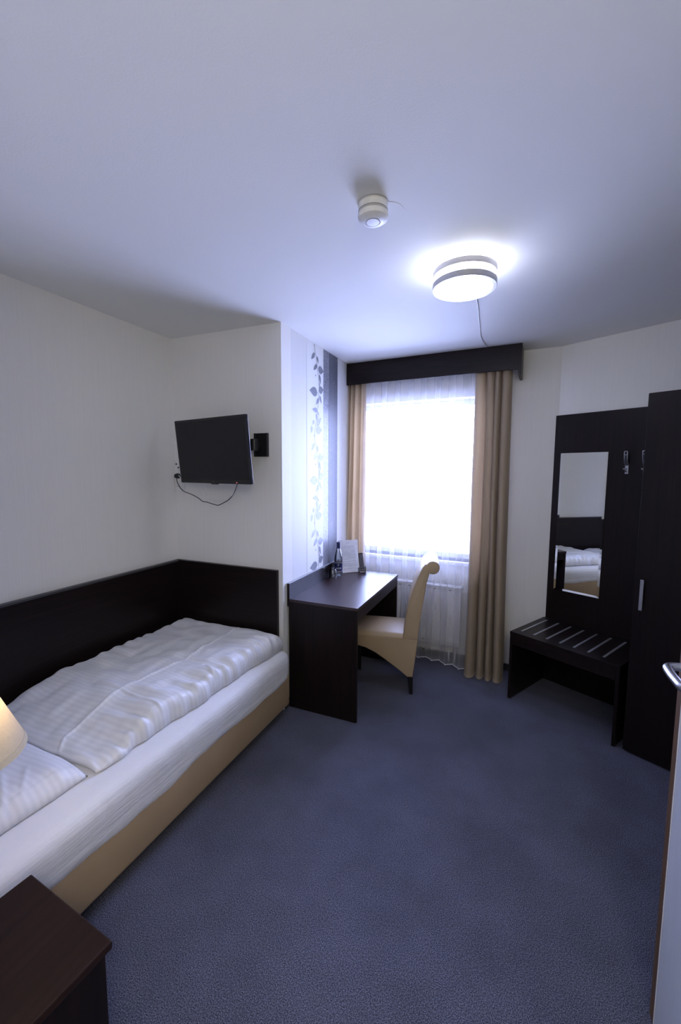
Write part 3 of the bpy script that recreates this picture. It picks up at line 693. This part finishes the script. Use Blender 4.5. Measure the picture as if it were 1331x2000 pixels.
for s in (R0 + .12, R1 - .12): raslab('wall_hook', s, s + .03, 0.001, .04, .3, .5, MRAD, .001)

# ------------------------------------------------------------------ valance
va = thing('curtain_valance', 'dark brown wooden valance box above the window', 'valance')
wslab_o('front_board', -1.575, -.006, 2.323, 2.499, .195, .213, WX, va, .001)
wslab_o('end_board', -.012, .008, 2.283, 2.499, .001, .215, WZ, va, .001)
wslab_o('end_board', -1.573, -1.556, 2.323, 2.499, .05, .195, WZ, va, .001)
wslab_o('top_board', -1.556, -.012, 2.482, 2.499, .05, .195, WX, va, .001)
bm = bmesh.new()
for o_ in (.085, .15): vs = box(bm, -1.53, -.03, o_ - .006, o_ + .006, 2.46, 2.482)
for v in bm.verts: v.co = wp(v.co.x, v.co.y, v.co.z)
link('curtain_track', bm, MWHITE, va)

# ------------------------------------------------------------------ curtains
def drape(name, fn, s0, s1, z0, z1, ns_, nz, m, parent, thick=.0015, shift=None):
    bm = bmesh.new(); g = []
    for j in range(nz + 1):
        w = j / nz; z = z0 + (z1 - z0) * w; row = []
        for i in range(ns_ + 1):
            u = i / ns_; s, off, dz = fn(u, w); row.append(bm.verts.new(wp(s, off, z + dz)))
        g.append(row)
    for j in range(nz):
        for i in range(ns_): bm.faces.new((g[j][i], g[j][i + 1], g[j + 1][i + 1], g[j + 1][i]))
    if thick:
        ret = bmesh.ops.solidify(bm, geom=bm.faces[:], thickness=thick)
    bmesh.ops.recalc_face_normals(bm, faces=bm.faces[:])
    return link(name, bm, m, parent, True)
kk = 1.15
def fold_fn(sa0, sa1, sb0, sb1, n, amp_t, amp_b, off_t, off_b, seed, weights):
    cum = [0]
    for w_ in weights: cum.append(cum[-1] + w_)
    tot = cum[-1]; cum = [c / tot for c in cum]
    def fn(u, w):
        k = 0
        while k < n - 1 and u > cum[k + 1]: k += 1
        lo = (u - cum[k]) / (cum[k + 1] - cum[k])
        ph = lo * 2 * PI
        b = (1 - w) ** 1.4
        s0_, s1_ = sa0 + (sb0 - sa0) * b, sa1 + (sb1 - sa1) * b
        wd = (s1_ - s0_) * (cum[k + 1] - cum[k])
        a = (amp_t + (amp_b - amp_t) * b) * (.8 + .4 * noise.noise(Vector((k * 3.7, seed, w * 1.2))) * 1.5)
        s = s0_ + (s1_ - s0_) * u - kk * wd * math.sin(ph) / (2 * PI) + .012 * noise.noise(Vector((seed, w * 2.2, k * .9 + lo * .5))) * (1 - w)
        # broad front of the fold, tight return
        c = math.cos(ph); shape = math.copysign(abs(c) ** .75, c)
        off = off_t + (off_b - off_t) * b - a * shape * .5 + .006 * noise.noise(Vector((u * 6, w * 3, seed)))
        return s, max(off, .012), 0
    return fn
cl = thing('curtain', 'sand coloured curtain gathered at the left side of the window behind the desk', 'curtain')
drape('cloth', fold_fn(-1.40, -1.215, -1.47, -1.215, 4, .055, .085, .145, .16, 2.0, [1.1, .8, 1.3, .9]), 0, 0, .02, 2.47, 150, 60, MCURT, cl, .002)
cr = thing('curtain', 'sand coloured curtain gathered at the right side of the window beside the luggage bench', 'curtain'); cr['group'] = 'drapes at the window'; cl['group'] = 'drapes at the window'
drape('cloth', fold_fn(-.315, -.055, -.318, -.025, 4, .085, .17, .145, .215, 5.0, [1.45, 1.1, .85, 1.3]), 0, 0, .004, 2.47, 170, 80, MCURT, cr, .002)
sh = thing('sheer_curtain', 'white sheer voile curtain hanging across the whole window', 'curtain')
def sheer_fn(u, w):
    s = -1.40 + u * 1.13; b = 1 - w
    ph = 2 * PI * 10 * (u + .012 * noise.noise(Vector((u * 9, 1, 0)))) 
    a = .026 * (1 + .7 * noise.noise(Vector((u * 8, 3, w * .7))))
    off = .075 + .085 * min(1, b * 1.5) + a * math.sin(ph) * (.7 + .5 * b) + .05 * max(0, u - .70) / .30 * b
    return s + .012 * math.sin(2 * ph), off - (0.03 if u < .25 else 0) * 0, .012 * b * (1 if u < .7 else 1 - (u - .7) / .3)
drape('voile', sheer_fn, 0, 0, .025, 2.47, 260, 30, MSHEER, sh, 0)
bm = bmesh.new(); pts = []
for i in range(261):
    s, o_, dz = sheer_fn(i / 260, 0); pts.append(wp(s, o_, .028 + dz))
tube(bm, pts, .003, 6); link('hem', bm, MWHITE, sh, True)

# ------------------------------------------------------------------ ceiling lamp
LC = (-.252, 1.995, CZ)
lp = thing('ceiling_lamp', 'round lit ceiling lamp with two brushed metal rings', 'lamp', LC)
bm = bmesh.new(); lathe(bm, [(0, -.001), (.11, -.001), (.11, -.012), (0, -.012)], 48); link('base_plate', bm, MWHITE, lp)
bm = bmesh.new(); lathe(bm, [(0, -.013), (.122, -.013), (.126, -.016), (.126, -.092), (.12, -.097), (0, -.0985)], 64); autosmooth(link('diffuser', bm, MDIFF, lp), 40)
def ring(z0, z1, lip):
    bm = bmesh.new(); p = [(.128, z1), (.1365, z1), (.1375, z1 - .001), (.1375, z0 + .001), (.1365, z0), (.1365 - lip, z0), (.1365 - lip, z0 + .002), (.128, z0 + .003), (.128, z1)]; lathe(bm, p, 72); autosmooth(link('metal_ring', bm, MSTEEL, lp), 40)
ring(-.047, -.022, .006); ring(-.100, -.074, .016)
bm = bmesh.new()
tube(bm, spline([(-.236, 2.12, CZ - .004), (-.236, 2.432, CZ - .003), (-.246, 2.65, CZ - .003), (-.255, 2.837, CZ - .003), (-.263, 3.02, CZ - .003), (-.256, 3.16, CZ - .004), (-.243, 3.24, CZ - .006), (-.24, 3.274, CZ - .006)], 6), .0035, 6)
tag(link('lamp_cable', bm, MWHITE, None, True), 'thin white cable on the ceiling from lamp to valance', 'cable')
# smoke detector
SD = (-.492, 1.435, CZ)
sd = thing('smoke_detector', 'round white smoke detector on the ceiling', 'smoke detector', SD)
bm = bmesh.new(); lathe(bm, [(0, -.0003), (.056, -.0003), (.0555, -.0012), (0, -.0012)], 48, (.035, .062, 0)); link('mounting_plate', bm, MC, sd)
bm = bmesh.new(); lathe(bm, [(0, -.004), (.052, -.004), (.052, -.006), (.050, -.007), (.050, -.024), (.0505, -.026)], 48); autosmooth(link('detector_base', bm, MWHITE, sd), 40)
bm = bmesh.new(); lathe(bm, [(0, -.028), (.048, -.028), (.048, -.0285), (.0505, -.029), (.0505, -.0305), (.048, -.031), (.048, -.033), (.051, -.034), (.0525, -.040), (.050, -.050), (.040, -.057), (.026, -.060), (.024, -.058), (.023, -.058), (.022, -.061), (.0, -.062)], 56); autosmooth(link('sensor_head', bm, MWHITE, sd), 30)
bm = bmesh.new(); lathe(bm, [(.0510, -.0262), (.0485, -.0275)], 48); lathe(bm, [(.0489, -.031), (.0489, -.033)], 48); link('vent_slot', bm, plain('mid_grey_slot', (.3, .3, .29), .6), sd)
bm = bmesh.new(); lathe(bm, [(.0245, -.0602), (.0238, -.0605)], 48); link('button_groove', bm, MGREY, sd)

# ------------------------------------------------------------------ mirror panel, mirror, hooks
def mo(name, d, m, parent=None, bev=.0015):
    bm = bmesh.new(); mslab(bm, *d, bev=bev); bmesh.ops.recalc_face_normals(bm, faces=bm.faces[:]); return link(name, bm, m, parent)
tag(mo('wall_panel', (-.010, .686, .001, .020, .001, 2.006), WZ), 'tall dark wenge board on the wall behind mirror and bench', 'wall panel')
mr = thing('mirror', 'tall narrow mirror on the dark panel showing the white bed in it', 'mirror')
m0, m1, z0, z1, bv = .045, .350, .724, 1.731, .014
bm = bmesh.new()
def mq(s_, z_, e): return mp(s_, .0250 + (m1 - s_) * .028 + e, z_)
O = [mq(m0, z0, .0009), mq(m1, z0, .0009), mq(m1, z1, .0009), mq(m0, z1, .0009)]; I = [mq(m0 + bv, z0 + bv, 0), mq(m1 - bv, z0 + bv, 0), mq(m1 - bv, z1 - bv, 0), mq(m0 + bv, z1 - bv, 0)]
Iv = [bm.verts.new(p) for p in I]; bm.faces.new(Iv)
link('mirror_glass', bm, MMIRROR, mr)
bm = bmesh.new(); Iv = [bm.verts.new(p) for p in I]; Ov = [bm.verts.new(p) for p in O]
for k in range(4): j = (k + 1) % 4; bm.faces.new((Ov[k], Ov[j], Iv[j], Iv[k]))
link('bevelled_edge', bm, MMIRROR, mr)
mo('backing', (m0, m1, .0205, .0244, z0, z1), MGREY, mr, 0)
def hook(s, label):
    h = thing('coat_hook', label, 'hook', group='coat hooks on the dark panel')
    mo('mounting_plate', (s - .010, s + .010, .0205, .0235, 1.585, 1.655), MCHROME, h, .001)
    bm = bmesh.new()
    def q(ss, d, z): return mp(s + ss, d, z)
    # upper arm: flat loop curving outwards and up, with a square eye
    pts = [(.022, 1.640), (.034, 1.655), (.046, 1.680), (.052, 1.705)]
    for dx in (-.0085, .0085):
        tube(bm, spline([q(dx * .7, .022, 1.630)] + [q(dx, d, z) for d, z in pts] + [q(dx, .054, 1.730)], 4), .0035, 8)
    tube(bm, [q(-.0085, .054, 1.730), q(.0085, .054, 1.730)], .0035, 8)
    tube(bm, [q(-.0085, .0525, 1.708), q(.0085, .0525, 1.708)], .0035, 8)
    link('upper_arm', bm, MCHROME, h, True)
    bm = bmesh.new(); A_ = [(.026, 1.640), (.036, 1.657), (.046, 1.680), (.0515, 1.703)]
    for (d0, za), (d1, zb) in zip(A_, A_[1:]):
        quadplane(bm, [q(-.0085, d0, za), q(.0085, d0, za), q(.0085, d1, zb), q(-.0085, d1, zb)]); quadplane(bm, [q(-.0085, d0 - .003, za), q(.0085, d0 - .003, za), q(.0085, d1 - .003, zb), q(-.0085, d1 - .003, zb)])
    link('arm_web', bm, MGREY, h)
    bm = bmesh.new()
    tube(bm, spline([q(0, .022, 1.602), q(0, .036, 1.600), q(0, .048, 1.606), q(0, .052, 1.616)], 4), .004, 8); tube(bm, [q(-.012, .052, 1.617), q(.010, .052, 1.617)], .004, 8)
    link('lower_peg', bm, MCHROME, h, True)
    bm = bmesh.new(); tube(bm, [q(0, .0232, 1.640), q(0, .0245, 1.640)], .003, 10); link('screw', bm, MGREY, h)
hook(.462, 'chrome double coat hook on the dark panel nearest the mirror, fully visible')
hook(.563, 'chrome double coat hook half hidden behind the wardrobe edge')

# ------------------------------------------------------------------ luggage bench
be = thing('luggage_bench', 'low dark luggage bench with metal strips in front of the mirror panel', 'bench')
b0, b1 = -.018, .655
mo('bench_top', (b0, b1, .022, .508, .470, .490), WX, be, .0015)
mo('apron', (b0 + .019, b1 - .019, .488, .506, .400, .470), WX, be, .001)
mo('back_rail', (b0 + .019, b1 - .019, .03, .048, .400, .470), WX, be, .001)
mo('side_panel', (b0 + .001, b0 + .019, .024, .506, .004, .470), WZ, be, .001)
mo('side_panel', (b1 - .019, b1 - .001, .024, .506, .004, .470), WZ, be, .001)
for k in range(8):
    s = b0 + .052 + k * .0855
    if s + .016 < b1 - .01:
        mo('metal_strip', (s - .007, s + .007, .085, .445, .4895, .4925), MALU, be, .001)

# ------------------------------------------------------------------ wardrobe
wa = thing('wardrobe', 'tall dark wenge wardrobe at the right of the mirror panel', 'wardrobe')
w0, w1 = .690, 1.60
mo('side_panel', (w0, w0 + .018, .003, .478, .0, 2.0), WZ, wa, .001)
mo('side_panel', (w1 - .018, w1, .003, .478, .0, 2.0), WZ, wa, .001)
mo('top_panel', (w0 + .018, w1 - .018, .003, .478, 1.982, 2.0), WX, wa, .001)
mo('plinth', (w0 + .018, w1 - .018, .44, .458, .0, .06), WX, wa, .001)
mo('back_panel', (w0 + .018, w1 - .018, .003, .012, .06, 1.982), WZ, wa, .0)
mo('bottom_panel', (w0 + .018, w1 - .018, .012, .478, .06, .078), WX, wa, .001)
wm = (w0 + w1) / 2
d1_ = mo('door', (w0 + .001, wm - .0015, .480, .499, .012, 2.012), WZ, wa, .003)
d2_ = mo('door', (wm + .0015, w1 - .001, .480, .499, .012, 2.012), WZ, wa, .003)
for d_, s in ((d1_, w0 + .042), (d2_, w1 - .058)):
    bm = bmesh.new(); mslab(bm, s - .0085, s + .0085, .516, .524, .845, 1.015, .0015); mslab(bm, s - .004, s + .004, .498, .517, .86, .87, 0); mslab(bm, s - .004, s + .004, .498, .517, .99, 1.0, 0)
    bmesh.ops.recalc_face_normals(bm, faces=bm.faces[:]); link('bar_handle', bm, MALU, d_)
